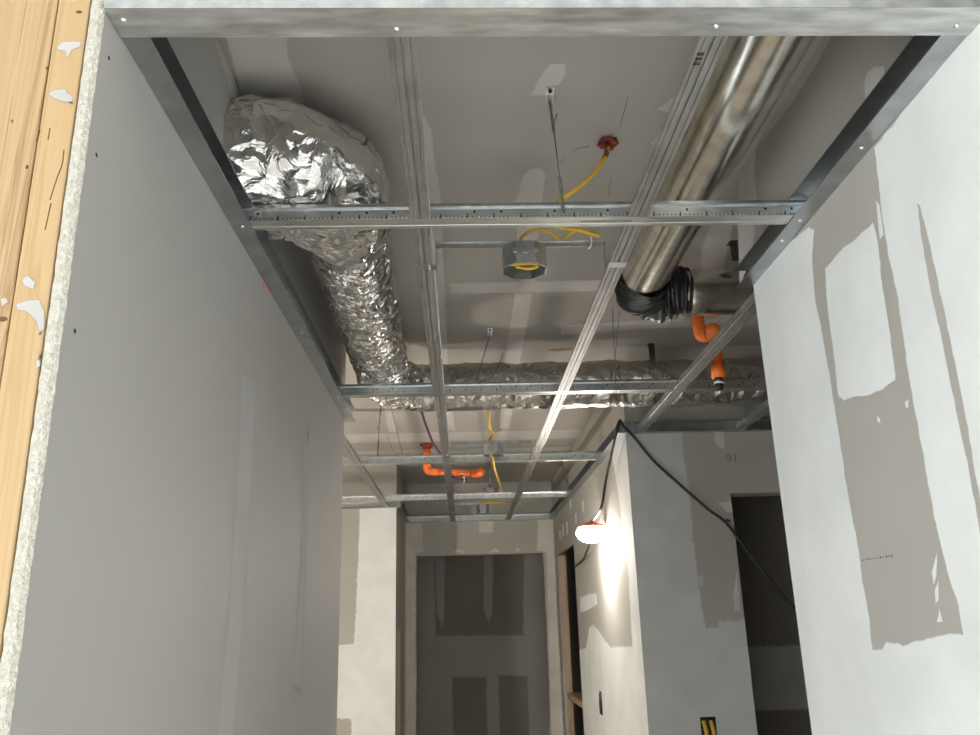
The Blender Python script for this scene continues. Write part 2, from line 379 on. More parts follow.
patch(wall_right, 0, XR, -1, [(917, 202), (920.5, 204), (931.5, 248), (943, 300), (951.5, 341), (960, 382), (968, 422), (974.5, 463), (981, 500), (1000, 600), (990, 600), (974, 500), (968, 469), (957, 417), (948.7, 376), (940.5, 335), (930, 290), (920.5, 235)],
      'bare_sliver', 'bare_board', feather=.0035, rag=.0015, step=.01)
for q in ([(932, 572), (938, 548), (937, 575), (934, 585)], [(935, 590), (939, 580), (939, 600), (936, 604)], [(937, 622), (940, 608), (943, 622)],
          [(905, 402), (909, 399), (909, 408), (906, 408)], [(877, 416), (880, 418), (881, 423), (878, 422)], [(876, 200), (880, 205), (884, 235), (880, 240)]):
    patch(wall_right, 0, XR, -1, q, 'mud', 'compound_smear', .0008, .0015, step=.006)
patch(wall_right, 0, XR, -1, [(822, 28), (838, 28), (820, 61), (796, 99), (776, 126), (757, 150), (755, 172), (758, 205), (752, 260), (740, 285), (735, 150), (780, 95)], 'mud_upper_right')
patch(wall_right, 0, XR, -1, [(864, 84), (866, 74), (875, 64.5), (884, 65), (890, 85), (866, 112)], 'mud_upper_right')
# faint printed board stamp
bm = bmesh.new()
for k in range(11):
    p = on(863+k*2.9, 560-k*.42, 0, XR-.0004); hh = random.uniform(.0015, .004); bx(bm, XR-.0005, XR-.0001, p.y-random.uniform(.0012, .0028), p.y+.0018, p.z-hh*.5, p.z+hh*.5)
o = obj('board_stamp', bm, 'rust', wall_right); o.data.materials.clear(); o.data.materials.append(MATS['graphite'])

# lid compound
def lid(pix, mat='mud_lid', **k): return patch(ceiling, 2, LID, -1, pix, mat, **k)
lid([(550, 62.5), (566.7, 63), (566.7, 75.5), (560, 84), (551.5, 87), (546, 96.7), (529.5, 95.6), (535, 82), (543, 68.6)])
lid([(514, 203.6), (521, 176), (529.5, 168), (543, 167), (547.5, 174), (543, 203), (536, 282), (520, 282)])
lid([(449, 283), (612, 279), (607, 291), (449, 294)])
lid([(514, 293), (533.5, 293), (519, 372), (502, 372)])
lid([(415, 108), (422, 108), (433, 129), (436, 160), (443, 204), (446, 292), (449, 372), (434, 372), (422, 200)])
lid([(655, 110), (676, 94), (694, 100), (672, 152), (649, 144), (664, 124), (668, 113)])
lid([(222, 28), (289, 28), (290, 55), (300, 80), (306, 104), (306, 140), (252, 140)])
lid([(560, 325), (640, 320), (720, 318), (716, 326), (640, 329), (560, 335)])
lid([(700, 250), (712, 220), (735, 205), (732, 240), (716, 300), (700, 300)])
lid([(345, 434), (606, 429), (603, 438), (345, 443)])
lid([(382, 400), (392, 400), (398, 432), (388, 432)])
lid([(350, 451), (600, 446), (598, 450), (350, 455)])
lid([(545, 349.5), (574, 347.5), (571, 350), (556, 351.5)], 'rust', name='rust_mark', feather=.004)
lid([(440, 405), (452, 405), (456, 430), (448, 430)])
lid([(500, 408), (514, 408), (510, 428), (499, 428)])
bm = bmesh.new()
for a, b in (((628, 97), (620, 127)), ((608, 195), (611, 178))):
    p, q = on(*a, 2, LID-.0004), on(*b, 2, LID-.0004); tube_bm(bm, [p, q], .0006, 4)
obj('pencil_line', bm, 'graphite', ceiling)

# far right block compound and marks
def blk(pix, mat='mud_block_shaded', **k): return patch(wall_right_far, 1, YBK, -1, pix, mat, clip=(0, XR, DX0), **k)
blk([(615, 432), (684, 431), (686, 459), (692, 495), (695, 540), (701, 588), (707, 626), (717, 626), (717, 619), (752, 619), (756, 640), (775, 830), (635, 830)], feather=.016, rag=.004)
blk([(713, 431), (730, 431), (729, 442), (724, 449), (718, 448), (714, 441)], 'mud_back')
blk([(717, 503), (731, 499), (733, 512), (727, 513)], 'mud_back', name='compound_smear', feather=.006)
blk([(737, 570), (741, 612), (734, 612), (732, 594)], 'mud_back', feather=.006)
blk([(699, 576), (703, 574), (703, 587), (699, 586)], 'mud_back', name='compound_smear', feather=.004)
cu = bpy.data.curves.new('wall_number', 'FONT'); cu.body = '91'; cu.size = .055; cu.extrude = .0002; cu.offset = -.0012
to = bpy.data.objects.new('tmp', cu); COL.objects.link(to); bpy.context.view_layer.update()
me = bpy.data.meshes.new_from_object(to.evaluated_get(bpy.context.evaluated_depsgraph_get())); bpy.data.objects.remove(to)
c = on(726, 463, 1, YBK-.0006); me.transform(Matrix.Translation(c) @ Matrix.Rotation(math.pi/2, 4, 'X')); me.materials.clear()
o = link('pencil_number', me, 'graphite', wall_right_far); o['label'] = 'pencilled number 91'
def sid(pix, mat='mud', **k): return patch(wall_right_far, 0, XR, -1, pix, mat, **{'clip': (1, YBK, YB), **k})
sid([(575, 652), (580, 648), (586, 646), (589, 626), (593.6, 623), (601, 632), (610, 645), (632, 644), (628, 570), (619, 500), (611, 452), (620, 428), (640, 425), (665, 640), (680, 830), (570, 830), (568, 730)], feather=.02, rag=.006, clip=(1, YBK, BY0))
sid([(580, 596), (589, 592), (597, 592), (598, 606), (588, 612), (580, 615)], feather=.02)
for u, a, b in ((570.5, 499, 509), (576, 513, 524), (567, 521, 535), (563, 524, 537), (560, 530, 540), (583, 500, 512)):
    sid([(u-.9, a), (u+.9, a), (u+1.2, b), (u-.6, b)], name='fastener_compound', feather=.008, rag=.002)
# cut-outs in the block
p = on(601, 703, 0, XR-.0006)
boxes('switch_cutout', 'slot_black', wall_right_far, (XR-.0015, XR, p.y-.04, p.y+.03, p.z-.055, p.z+.055))
tube('cutout_cable', [p+Vector((-.002, .01, -.05)), p+Vector((-.006, -.01, 0)), p+Vector((-.002, 0, .05))], .006, 'cable_purple', wall_right_far)
p = on(709, 735, 1, YBK-.0006)
boxes('outlet_cutout', 'slot_black', wall_right_far, (p.x-.028, p.x+.030, YBK-.0015, YBK, p.z-.06, p.z+.062))
for k in (-.014, .013):
    tube('cutout_cable', [p+Vector((k, -.002, -.06)), p+Vector((k+.004, -.007, 0)), p+Vector((k-.002, -.002, .05))], .0075, 'cable_yellow', wall_right_far)

# back wall compound
def bk(pix, mat='mud_back', **k): return patch(wall_back, 1, YB, -1, pix, mat, **{'feather': .015, 'rag': .006, **k})
bk([(405, 520), (423, 520), (424.5, 552), (416.5, 555), (416.5, 760), (405, 760)])
bk([(537, 519), (554, 518), (557, 600), (566, 760), (551, 760), (545.5, 553), (536, 551)])
bk([(477.5, 521), (493.6, 520), (494, 533), (478, 534)])
bk([(450, 553), (456, 548), (466, 551), (466, 554)]); bk([(488, 553), (494, 547), (500, 550), (500, 553)]); bk([(515, 548), (520, 547), (520, 552), (515, 552)])
def rm(pix, mat, **k): return patch(wall_back_room, 1, YR, -1, pix, mat, **{'feather': .03, 'rag': .006, **k})
rm([(432, 540), (526, 540), (525, 637), (434, 638)], 'bare_back', name='bare_board')
rm([(434, 540), (446, 540), (445, 618), (442, 630), (436, 612)], 'mud_finger', feather=.014)
rm([(483, 540), (494, 540), (493, 614), (488.6, 624), (483, 611)], 'mud_finger', feather=.014)
rm([(450, 675), (488, 675), (490, 770), (452, 770)], 'bare_back', name='bare_board')
rm([(496.5, 673.5), (529, 673.5), (533, 770), (499, 770)], 'bare_back', name='bare_board')
# left far block
patch(wall_left_far, 1, YCO, -1, [(359, 504), (405, 504), (405, 800), (352, 800), (350, 720), (330, 720), (330, 645), (353, 643), (355, 607), (357, 557)], 'mud', feather=.014, rag=.005, clip=(0, -3, XL))
patch(wall_left_far, 0, XL, 1, [(397, 630), (400, 628), (400, 760), (397, 760)], 'mud_back', feather=.01)
# dark room seen through the right doorway: taped joint band
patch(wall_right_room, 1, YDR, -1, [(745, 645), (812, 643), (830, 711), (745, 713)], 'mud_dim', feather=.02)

# wooden trimmers of the openings
trim1 = struct(boxes('trim_1', 'jamb_wood', None, (DX0-.012, DX1, YBK+.017, YBK+.11, DZ, DZ+.038)), 'raw timber header over the dark doorway', 'trim')
trim2 = struct(boxes('trim_2', 'jamb_wood', None, (XR+.0165, XR+.058, BY1-.002, BY1+.036, 0, BZ)), 'raw timber jamb on far side of narrow doorway', 'trim')
trim3 = struct(boxes('trim_3', 'jamb_wood', None, (XR+.0165, XR+.10, BY0-.036, BY0+.034, 0, BZ)), 'raw timber jamb on near side of narrow doorway', 'trim')
p = on(577, 700, 0, XR+.03)
trim4 = struct(boxes('trim_4', 'jamb_wood', None, (XR+.02, XR+.10, BY0+.034, BY1-.002, p.z-.02, p.z+.012)), 'small timber block between the jambs of narrow doorway', 'trim')
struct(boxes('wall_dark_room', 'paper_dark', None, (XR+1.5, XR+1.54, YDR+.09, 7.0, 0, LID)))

# ------------------------------------------------------------------ timber studs at the left edge
def stud(label, x0, x1, y0, y1, mat):
    bm = bmesh.new(); bx(bm, x0, x1, y0, y1, .0, LID+.2)
    bmesh.ops.bevel(bm, geom=[e for e in bm.edges if abs(e.verts[0].co.z-e.verts[1].co.z) > 1], offset=.0025, segments=2, affect='EDGES', profile=.5)
    return tag(obj('wall_stud', bm, mat), label, 'stud', 'timber studs at the wall end')
st1 = stud('narrow tan timber stud smeared with white compound against the board edge', XL-.0565, XL-.0185, YF-.001, YF+.09, 'pine_tan')
st2 = stud('pale pine stud with long grain lines at the far left edge', XL-.205, XL-.0585, YF+.002, YF+.09, 'pine')
yy = YF-.001
for q in ([(56, 48), (62, 43), (74, 41), (82, 42), (81, 47), (72, 51), (70, 57), (65, 58), (66, 52), (58, 50)],
          [(48, 94), (53, 90), (66, 88), (68, 92), (74, 97), (74, 105), (64, 103), (54, 99)],
          [(22, 280), (28, 275), (36, 282), (34, 290), (24, 287)], [(16, 304), (26, 300), (40, 300), (45, 312), (44, 330), (40, 336), (36, 322), (26, 312), (17, 310)],
          [(35, 362), (42, 352), (41, 366), (36, 370)]):
    patch(st1, 1, yy, -1, q, 'plaster', 'plaster_smear', .0022, .0016, .0008, step=.004)
patch(st2, 1, YF+.002, -1, [(0, 299), (6, 297), (9, 302), (2, 307)], 'plaster', 'plaster_smear', .002, .0014, .0008, step=.004)
for st, u, v, r in ((st1, 79, 12, .004), (st2, 3, 319, .005), (st2, 47, 68, .0016), (st2, 27, 167, .0018), (st2, 12, 121, .0014)):
    c = on(u, v, 1, yy-.0001 if st is st1 else YF+.0019); bm = bmesh.new(); dome(bm, c, (0, -1, 0), r, .0004)
    bmesh.ops.scale(bm, vec=(1, 1, .6 if r > .003 else 1.6), verts=bm.verts, space=Matrix.Translation(-c)); obj('knot', bm, 'brown_tear', st)
bm = bmesh.new()
for pts in ([(50, 200), (57, 178), (62, 165), (64, 150)], [(45, 230), (49, 212), (51, 203)], [(36, 142), (40, 130)], [(48, 140), (50, 128)]):
    tube_bm(bm, catmull([on(u, v, 1, yy) for u, v in pts], 6), .0007, 4)
obj('crack', bm, 'brown_tear', st1)

# ------------------------------------------------------------------ suspended grid
TH = .0012
def track(label, axis, a, b, wall, sgn, fl=.036, hgt=.041, mat='galv_track', screws=(), top=True, sink=0.0, group='steel wall tracks of the ceiling grid'):
    """C-shaped track; axis 'y' runs along depth on a wall x=wall, axis 'x' on a wall y=wall; sgn = direction the flanges point"""
    z0 = H-sink
    loc = (wall, a, z0) if axis == 'y' else (a, wall, z0)
    t = thing('wall_track', label, 'track', loc, group)
    def bb(n, d0, d1, za, zb):
        lo, hi = sorted((wall+sgn*d0, wall+sgn*d1))
        return boxes(n, mat, t, (lo, hi, a, b, za, zb) if axis == 'y' else (a, b, lo, hi, za, zb))
    bb('lower_flange', .0005, fl, z0-TH, z0); bb('web', .0005, .0005+TH, z0, z0+hgt)
    if top: bb('upper_flange', .0005, fl, z0+hgt, z0+hgt+TH)
    for s in screws: screw(t, Vector(s)-Vector((0, 0, TH)))
    return t
track('long steel wall track along the top of the left grey wall', 'y', YF+.004, YLE+.045, XL, 1,
      screws=[(XL+.020, M1, H), (XL+.02, M2, H), (XL+.02, 2.0, H)])
track('steel wall track along the top of the bright right wall', 'y', YF+.004, YRE+.012, XR, -1,
      screws=[(XR-.018, M1, H), (XR-.02, 1.50, H), (XR-.016, 1.16, H)])
# front track spanning the opening (deep flange, web towards the camera)
ft = thing('wall_track', 'wide steel track across the very top of the picture', 'track', (XL, YF, H), 'steel wall tracks of the ceiling grid')
boxes('lower_flange', 'galv_scuffed', ft, (XL+.001, XR+.004, YF-.005, YF+.046, H-2*TH-.0008, H-TH-.0008))
boxes('web', 'galv', ft, (XL+.001, XR+.004, YF-.005-TH, YF-.005, H-2*TH-.0008, H+.07))
for u, v in ((124, 20.5), (957, 26), (397, 29.5), (716, 26.5)):
    p = on(u, v, 2, H-2*TH-.001); screw(ft, p, r=.0036)
track('short steel track on the back wall above the dark opening', 'x', XL+.002, XR-.002, YB, -1)
track('steel wall track on the hall side of the lit white corner block', 'y', YBK-.036, YB-.04, XR, -1, screws=[(XR-.02, M3, H), (XR-.02, M4, H)])
track('steel wall track on the shaded face of the corner block with black cord over it', 'x', XR-.036, 2.88, YBK, -1, sink=-.0016)
track('steel wall track on the hall side of the cream column', 'y', YCO-.04, YB-.04, XL, 1)
track('steel wall track across the front of the cream column', 'x', -2.5, XL+.03, YCO, -1, sink=-.0016)

def main_tee(label, y, x0, x1, seed):
    z = H+.0006; rnd = random.Random(seed)
    t = thing('main_tee', label, 'ceiling tee', (x0, y, z), 'main tees crossing the hallway')
    bm = bmesh.new(); f = .019
    prism_x(bm, [(y-f, z), (y-.0075, z), (y-.0065, z+.0008), (y+.0065, z+.0008), (y+.0075, z), (y+f, z), (y+f, z+.0014), (y-f, z+.0014)], x0, x1)
    obj('face', bm, 'galv_face', t)
    boxes('web', 'galv_bright', t, (x0, x1, y-.0011, y+.0011, z+.0014, z+.031))
    bm = bmesh.new(); prism_x(bm, [(y-.0035, z+.030), (y+.0035, z+.030), (y+.0045, z+.034), (y+.0035, z+.041), (y-.0035, z+.041), (y-.0045, z+.034)], x0, x1)
    obj('bulb', bm, 'galv', t)
    bm = bmesh.new(); bs = bmesh.new(); bg = bmesh.new(); x = x0+.03
    while x < x1-.03:       # punched slots, round holes and stitch dimples in the web
        bx(bm, x, x+.0020, y-.0016, y+.0016, z+.0105, z+.0195)
        if rnd.random() < .6:
            bx(bm, x+.012, x+.0165, y-.0016, y+.0016, z+.0215, z+.0260)
        q = x+.006
        while q < x+.048:
            bx(bs, q, q+.0034, y-.0032, y+.0032, z+.0118, z+.0150); bx(bg, q+.0040, q+.0062, y-.0014, y+.0014, z+.0120, z+.0144); q += .0078
        x += .0508
    o = obj('slot_row', bm, 'slot_black', t); o['kind'] = 'stuff'
    o = obj('dimple_row', bg, 'dark_metal', t); o['kind'] = 'stuff'
    o = obj('stitch_row', bs, 'galv_bright', t); o['kind'] = 'stuff'
    return t
m1 = main_tee('nearest cross-hall main tee with yellow cable and twisted wire behind it', M1, XL+.003, XR-.003, 1)
m2 = main_tee('main tee in front of the cross-hall silver foil duct', M2, XL+.003, 2.85, 2)
m3 = main_tee('main tee behind the grey box and in front of the far orange pipe', M3, -2.5, XR-.003, 3)
m4 = main_tee('farthest main tee just before the cream column front', M4, -2.5, XR-.003, 4)
# printed ink line on the nearest main tee
bm = bmesh.new()
for k in range(16):
    x = .235+k*.0062; hh = random.uniform(.0006, .0016); bx(bm, x, x+.0042, M1-.002-hh, M1-.002+hh, H+.0002, H+.0012)
obj('ink_print', bm, 'graphite', m1)

def cross_tee(label, x, y0, y1, bright='tee_ribbed', rot=0):
    z = H+.0006; f = .019
    t = thing('cross_tee', label, 'ceiling tee', (x, y0, z), 'cross tees running along the hallway')
    bm = bmesh.new()
    lo = [(-f, .001), (-f+.002, 0), (-.0125, 0), (-.0120, .0016), (-.0108, .0016), (-.0103, 0), (-.0022, 0), (-.0016, .0028), (.0016, .0028), (.0022, 0), (.0103, 0), (.0108, .0016), (.0120, .0016), (.0125, 0), (f-.002, 0), (f, .001)]
    prof = [(x+a, z+b) for a, b in lo]+[(x+f, z+.0030), (x-f, z+.0030)]
    prism_y(bm, prof[::-1], y0, y1); obj('face', bm, bright, t)
    boxes('web', 'galv', t, (x-.001, x+.001, y0, y1, z+.0030, z+.028))
    boxes('bulb', 'galv', t, (x-.0032, x+.0032, y0, y1, z+.028, z+.037))
    boxes('end_clip', 'galv_bright', t, (x-.0024, x+.0024, y1-.014, y1-.001, z+.006, z+.024))
    return t
g = .0195
bays = [(YF+.030, M1-g), (M1+g, M2-g), (M2+g, M3-g), (M3+g, M4-g), (M4+g, YB-.003)]
place = ['between the top track and the nearest main tee', 'from the nearest main tee to the foil duct', 'just past the foil duct', 'between the two farthest main tees', 'ending at the back wall track']
for (a, b), pl in zip(bays, place):
    cross_tee('left cross tee '+pl, XT1, a, b); cross_tee('right cross tee '+pl, XT2, a, b)
SX = .728
cross_tee('cross tee slanting past the right wall end below the orange elbow', SX, YRE+.004, M2-g)
cross_tee('cross tee beside the black cord ending on the corner block', SX, M2+g, YBK-.003)
cross_tee('rightmost dim cross tee ending on the shaded block track', SX+.4064, M2+g, YBK-.003)
LX = -.482
cross_tee('cross tee in the left opening leading to the cream column', LX, M3+g, M4-g)
cross_tee('cross tee at the left wall end before the third main tee', LX, YLE+.03, M3-g)
cross_tee('short cross tee stub above the cream column front', LX, M4+g, YCO-.003)
# stamp on the right front tee
bm = bmesh.new()
for k in range(3):
    y = .925+k*.010
    for d in (0, .0035): bx(bm, XT2-.013, XT2-.004, y+d, y+d+.0016, H-.0001, H+.0007)
    bx(bm, XT2-.013, XT2-.0115, y, y+.0051, H-.0001, H+.0007)
tag(obj('tee_stamp', bm, 'slot_black'), 'dark stamp', 'mark')
o = bpy.data.objects['tee_stamp']; tees = [t for t in bpy.data.objects if t.type == 'EMPTY' and t.get('label', '') == 'right cross tee '+place[0]]
o.parent = tees[0]; o.matrix_parent_inverse = Matrix.Translation(-tees[0].location); del o['label']; del o['category']

# ------------------------------------------------------------------ silver foil flexible duct
def vor(p, s, seed=0):
    d = noise.voronoi(Vector((p.x*s+seed, p.y*s+seed*.7, p.z*s)))[0]; return d[1]-d[0]
def vf(p, s, seed=0): return noise.voronoi(Vector((p.x*s+seed, p.y*s+seed*.7, p.z*s)))[0][0]
def squash(bm, lo=H+.0445, hi=LID-.002):
    for v in bm.verts: v.co.z = min(hi, max(lo, v.co.z))
ZD, ZT = .868+CZ, .850+CZ
fd = thing('insulated_flex_duct', 'crumpled silver foil flexible duct bending out of the left wall', 'duct', (-.30, 1.5, ZD-.13))
path = catmull([(-.46, 1.462, ZD), (-.38, 1.462, ZD), (-.31, 1.478, ZD), (-.262, 1.535, ZD), (-.252, 1.62, ZD), (-.256, 1.72, ZD)], 26)
def d_el(p, s, a):
    q = p+noise.noise_vector(p*9)*.02
    return .034*vf(q, 8, 3)-.018 + .012*vf(q, 21, 5) + .006*noise.noise(p*14)
bm = bmesh.new(); tube_bm(bm, path, lambda t: .128-.0*t-.034*max(0, t-.55)/.45, 110, d_el, False); squash(bm); obj('elbow_jacket', bm, 'foil', fd, True)
path = catmull([(-.253, 1.66, ZD), (-.258, 1.85, ZD), (-.264, 2.1, ZD-.002), (-.268, 2.4, ZD-.006), (-.268, 2.62, ZD-.01), (-.268, 2.80, ZT), (-.245, 2.93, ZT), (-.16, 2.995, ZT)], 44)
def d_run(p, s, a):
    q = Vector((p.x*18, p.y*110, p.z*18)) if p.y < 2.85 else p*45
    return .0065*noise.noise(q)+.016*(vf(Vector((p.x, p.y*1.9, p.z)), 17, 1)-.35)+.003*noise.noise(p*60)
bm = bmesh.new(); tube_bm(bm, path, lambda t: .089-.004*t, 90, d_run, False); squash(bm); obj('run_jacket', bm, 'foil_fine', fd, True)
path = catmull([(-.19, 2.985, ZT), (-.10, 3.0, ZT), (.2, 3.0, ZT), (.55, 3.0, ZT+.002), (.9, 3.0, ZT), (1.4, 3.0, ZT), (2.0, 3.0, ZT)], 34)
def d_tr(p, s, a):
    return .004*noise.noise(Vector((p.x*50, p.y*16, p.z*16)))+.006*noise.noise(p*7)+.012*(vf(p, 11, 2)-.35)
bm = bmesh.new(); tube_bm(bm, path, .086, 64, d_tr, False); squash(bm); obj('cross_jacket', bm, 'foil_dull', fd, True)
# torn brown backing on the elbow and at the wall sleeve
for pts, r in (([(338, 197), (345, 192), (354, 184), (364, 176)], .0045), ([(363, 150), (366, 143), (368, 136)], .0035), ([(262, 105), (270, 106), (276, 106)], .003)):
    path3 = []
    for u, v in pts:
        d = ray(u, v).normalized(); o0 = Vector((0, 0, CZ)); best = None
        for k in range(300):
            q = o0+d*(1.1+k*.003)
            c = min(((q-x).length for x in catmull([(-.46, 1.462, ZD), (-.38, 1.462, ZD), (-.31, 1.478, ZD), (-.262, 1.535, ZD), (-.252, 1.62, ZD)], 8)))
            if c < .117: best = q; break
        path3.append(best if best else o0+d*1.7)
    tube('jacket_tear', path3, lambda t, r=r: r*(.35+.65*math.sin(math.pi*min(1, max(0, t)))), 'brown_tear', fd, 8, 8)
boxes('wall_sleeve', 'brown_tear', fd, (XL-.0001, XL+.004, 1.352, 1.58, ZD-.11, ZD+.02))

# ------------------------------------------------------------------ round sheet metal duct with black wrapped elbow
ZM, RM = .905+CZ, .0675
rd = thing('round_metal_duct', 'shiny round sheet metal duct with black wrapped elbow on the right', 'duct', (.513, 1.5, ZM-RM))
def d_seam(p, s, a): return 0
tube('pipe', [(.513, YF+.14, ZM), (.513, 1.3, ZM), (.513, 1.7, ZM), (.513, 2.12, ZM)], RM, 'duct_metal', rd, 56, 8)
YX, ZX = 2.185, .888+CZ
tube('cross_pipe', [(.60, YX, ZX), (.9, YX, ZX), (1.3, YX, ZX), (2.2, YX, ZX)], .066, 'duct_metal', rd, 56, 6)
bm = bmesh.new(); tube_bm(bm, [Vector((.655, YX, ZX)), Vector((.665, YX, ZX)), Vector((.70, YX, ZX)), Vector((.71, YX, ZX))], lambda t: .0675 if .2 < t < .8 else .066, 56, None, False)
obj('collar', bm, 'duct_metal', rd, True)
path = catmull([(.513, 2.075, ZM), (.514, 2.12, ZM-.002), (.525, 2.165, ZM-.006), (.565, 2.19, ZX), (.62, YX, ZX), (.655, YX, ZX)], 26)
def d_bk(p, s, a):
    return .0045*math.sin(s*300+1.5*math.sin(a)+3*noise.noise(p*14))+.007*noise.noise(p*22)
bm = bmesh.new(); tube_bm(bm, path, lambda t: .070+.008*math.sin(math.pi*t), 60, d_bk, False); obj('elbow_wrap', bm, 'tape_black', rd, True)

# perforated hanger straps
def strap(label, top, bot, wd=.024):
    t = thing('hanger_strap', label, 'strap', (top[0], top[1], bot[2]), 'duct hanger straps')
    bm = bmesh.new(); x, y = top[0], top[1]
    bx(bm, x-wd/2, x+wd/2, y-.001, y+.001, bot[2], top[2]-.0012); bx(bm, x-wd/2, x+wd/2, y-.001, y+.03, top[2]-.0024, top[2]-.0002); obj('band', bm, 'dark_metal', t)
    bm = bmesh.new(); z = bot[2]+.012
    while z < top[2]-.01:
        dome(bm, (x, y-.0011, z), (0, -1, 0), .003, .0003, 8); z += .019
    o = obj('hole_row', bm, 'slot_black', t); o['kind'] = 'stuff'
strap('dark perforated strap hanging from the lid above the metal duct', (.775, 2.09, LID), (.775, 2.09, ZX+.055))
strap('dark perforated strap over the foil duct behind the black elbow', (.735, 2.98, LID), (.735, 2.98, ZT+.08))

# ------------------------------------------------------------------ hanger clips and wires
def twist(t, a, b, r=.0028, turns=7, wr=.0012):
    a, b = Vector(a), Vector(b); d = (b-a); u = d.orthogonal().normalized(); v = d.normalized().cross(u); n = turns*10
    for ph in (0, math.pi):
        bm = bmesh.new(); tube_bm(bm, [a+d*(i/n)+(u*math.cos(i/10*2*math.pi+ph)+v*math.sin(i/10*2*math.pi+ph))*r for i in range(n+1)], wr, 5); obj('twist', bm, 'wire', t, True)
def hanger(label, top, bot, extra=(), clip=True, tw=True, wr=.0012):
    t = thing('hanger_wire', label, 'hanger wire', (bot[0], bot[1], bot[2]), 'tie wires holding up the grid')
    top, bot = Vector(top), Vector(bot)
    if clip:
        cb = boxes('anchor_clip', 'galv_bright', t, (top.x-.0085, top.x+.0085, top.y-.012, top.y+.012, LID-.0025, LID-.0004), (top.x-.0085, top.x+.0085, top.y+.009, top.y+.0115, LID-.022, LID-.0025))
        bm = bmesh.new(); dome(bm, (top.x, top.y-.002, LID-.0026), (0, 0, -1), .0042, .006); obj('pin_head', bm, 'slot_black', cb)
        top = Vector((top.x, top.y+.009, LID-.016))
    tube('strand', [top, bot], wr, 'wire', t, 6)
    if tw:
        L = (bot-top); twist(t, top, top+L*.30); twist(t, bot-L*.30, bot)
    for e in extra: tube('loose_end', e, wr*.85, 'wire', t, 6)
    return t
c1 = on(550, 90, 2, LID)
hanger('twisted tie wire on a bright clip at the nearest main tee', c1, (.203, M1-.006, H+.020),
       [[on(559.5, 163, 1, M1), on(566, 155, 1, M1-.01), on(577, 149, 1, M1-.02), on(589, 146.5, 1, M1-.02)], [on(553.5, 125, 1, M1), on(555, 120, 1, M1-.003), on(557, 114, 1, M1-.004)]])
c2 = on(490, 329, 2, LID)
hanger('slanted tie wire with small dark clip above the foil duct', c2, at(474, 389, M2), [[at(477, 383, M2-.01), at(490, 378, M2-.03), at(498, 367, M2-.03), at(503, 353, M2-.03)]], wr=.0016, tw=False)
a, b, c_ = at(616, 394, M2), at(614.5, 364, M2-.06), at(612.5, 309, M2-.40)
hanger('looped tie wire hanging below the black wrapped elbow', c_, b, [[b, at(615, 372, M2-.05), a], [at(619.5, 312, M2-.40), at(617, 338, M2-.2), b]], clip=False, tw=False, wr=.0016)
hanger('twisted tie wire left of the column at the third main tee', at(381, 398, M3), at(377.5, 458, M3), [[at(377.5, 430, M3), at(379, 424, M3), at(381, 421, M3)]], clip=False, wr=.0015)
hanger('thin straight tie wire beside the white strip on the lid', at(391.5, 409, M3), at(403.5, 458, M3), [[at(386.5, 433, M3), at(391, 446, M3), at(394, 451, M3), at(399, 454, M3)]], clip=False, tw=False, wr=.0013)

# ------------------------------------------------------------------ ceiling boxes on bar hangers
def ceiling_box(label, x, y, blabel, w=.047, dep=.05, zb=None, bar=True):
    zb = H-.004 if zb is None else zb
    t = thing('junction_box', label, 'junction box', (x, y, zb), 'steel ceiling boxes')
    bm = bmesh.new(); oc = []
    for k in range(8):
        a = math.pi/8+k*math.pi/4; oc.append((math.cos(a)*w*1.08, math.sin(a)*w*1.08))
    o0 = [bm.verts.new((x+a, y+b, zb)) for a, b in oc]; o1 = [bm.verts.new((x+a*.98, y+b*.98, zb+dep)) for a, b in oc]
    i0 = [bm.verts.new((x+a*.95, y+b*.95, zb)) for a, b in oc]; i1 = [bm.verts.new((x+a*.94, y+b*.94, zb+dep-.002)) for a, b in oc]
    for k in range(8):
        j = (k+1) % 8
        bm.faces.new((o0[k], o0[j], o1[j], o1[k])); bm.faces.new((i0[j], i0[k], i1[k], i1[j])); bm.faces.new((o0[j], o0[k], i0[k], i0[j]))
    bm.faces.new(o1); bm.faces.new(i1[::-1]); obj('body', bm, 'galv', t)
    bm = bmesh.new()
    for k in (-1, 0, 1): dome(bm, (x+k*.022, y-w*1.0, zb+dep*.55), (0, -1, 0), .008 if k == 0 else .006, .0008, 12)
    obj('knockout', bm, 'galv_track', t)
    if bar:
        b = thing('bar_hanger', blabel, 'bar hanger', (XT1, y, H), 'bar hangers between the cross tees')
        zz = zb+dep+.001
        boxes('bar', 'galv', b, (XT1+.02, XT2-.02, y-.008, y-.0065, zz+.0015, zz+.015), (XT1+.02, XT2-.02, y-.013, y-.008, zz+.0135, zz+.015))
        for s, xx in ((1, XT1), (-1, XT2)):
            boxes('end_bracket', 'galv_track', b, tuple(sorted((xx+s*.021, xx+s*.0225)))+(y-.010, y+.010, H+.004, zz+.015), tuple(sorted((xx+s*.0015, xx+s*.0225)))+(y-.010, y+.010, H+.004, H+.0055))
            boxes('tee_clip', 'galv', b, (xx-.0195, xx+.0195, y-.030, y-.006, H-.0008, H+.0004))
            for dy in (-.024, -.012): screw(b, (xx+s*.008, y+dy, H-.0008), r=.0028)
    return t
ceiling_box('large open grey steel box with a yellow cable loop inside', .143, 1.628, 'bar hanger carrying the nearest grey box')
ceiling_box('small grey steel box in front of the third main tee', .146, 3.67, 'bar hanger carrying the middle grey box', .044)
ceiling_box('smallest grey steel box before the back wall', .143, 5.66, 'bar hanger carrying the farthest grey box', .044)
jb = ceiling_box('shallow grey plate box hanging above the farthest main tee', .185, 5.35, '', .05, .03, .80+CZ, False)
tube('stem', [(.185, 5.35, .83+CZ), (.185, 5.35, LID)], .006, 'galv', jb)

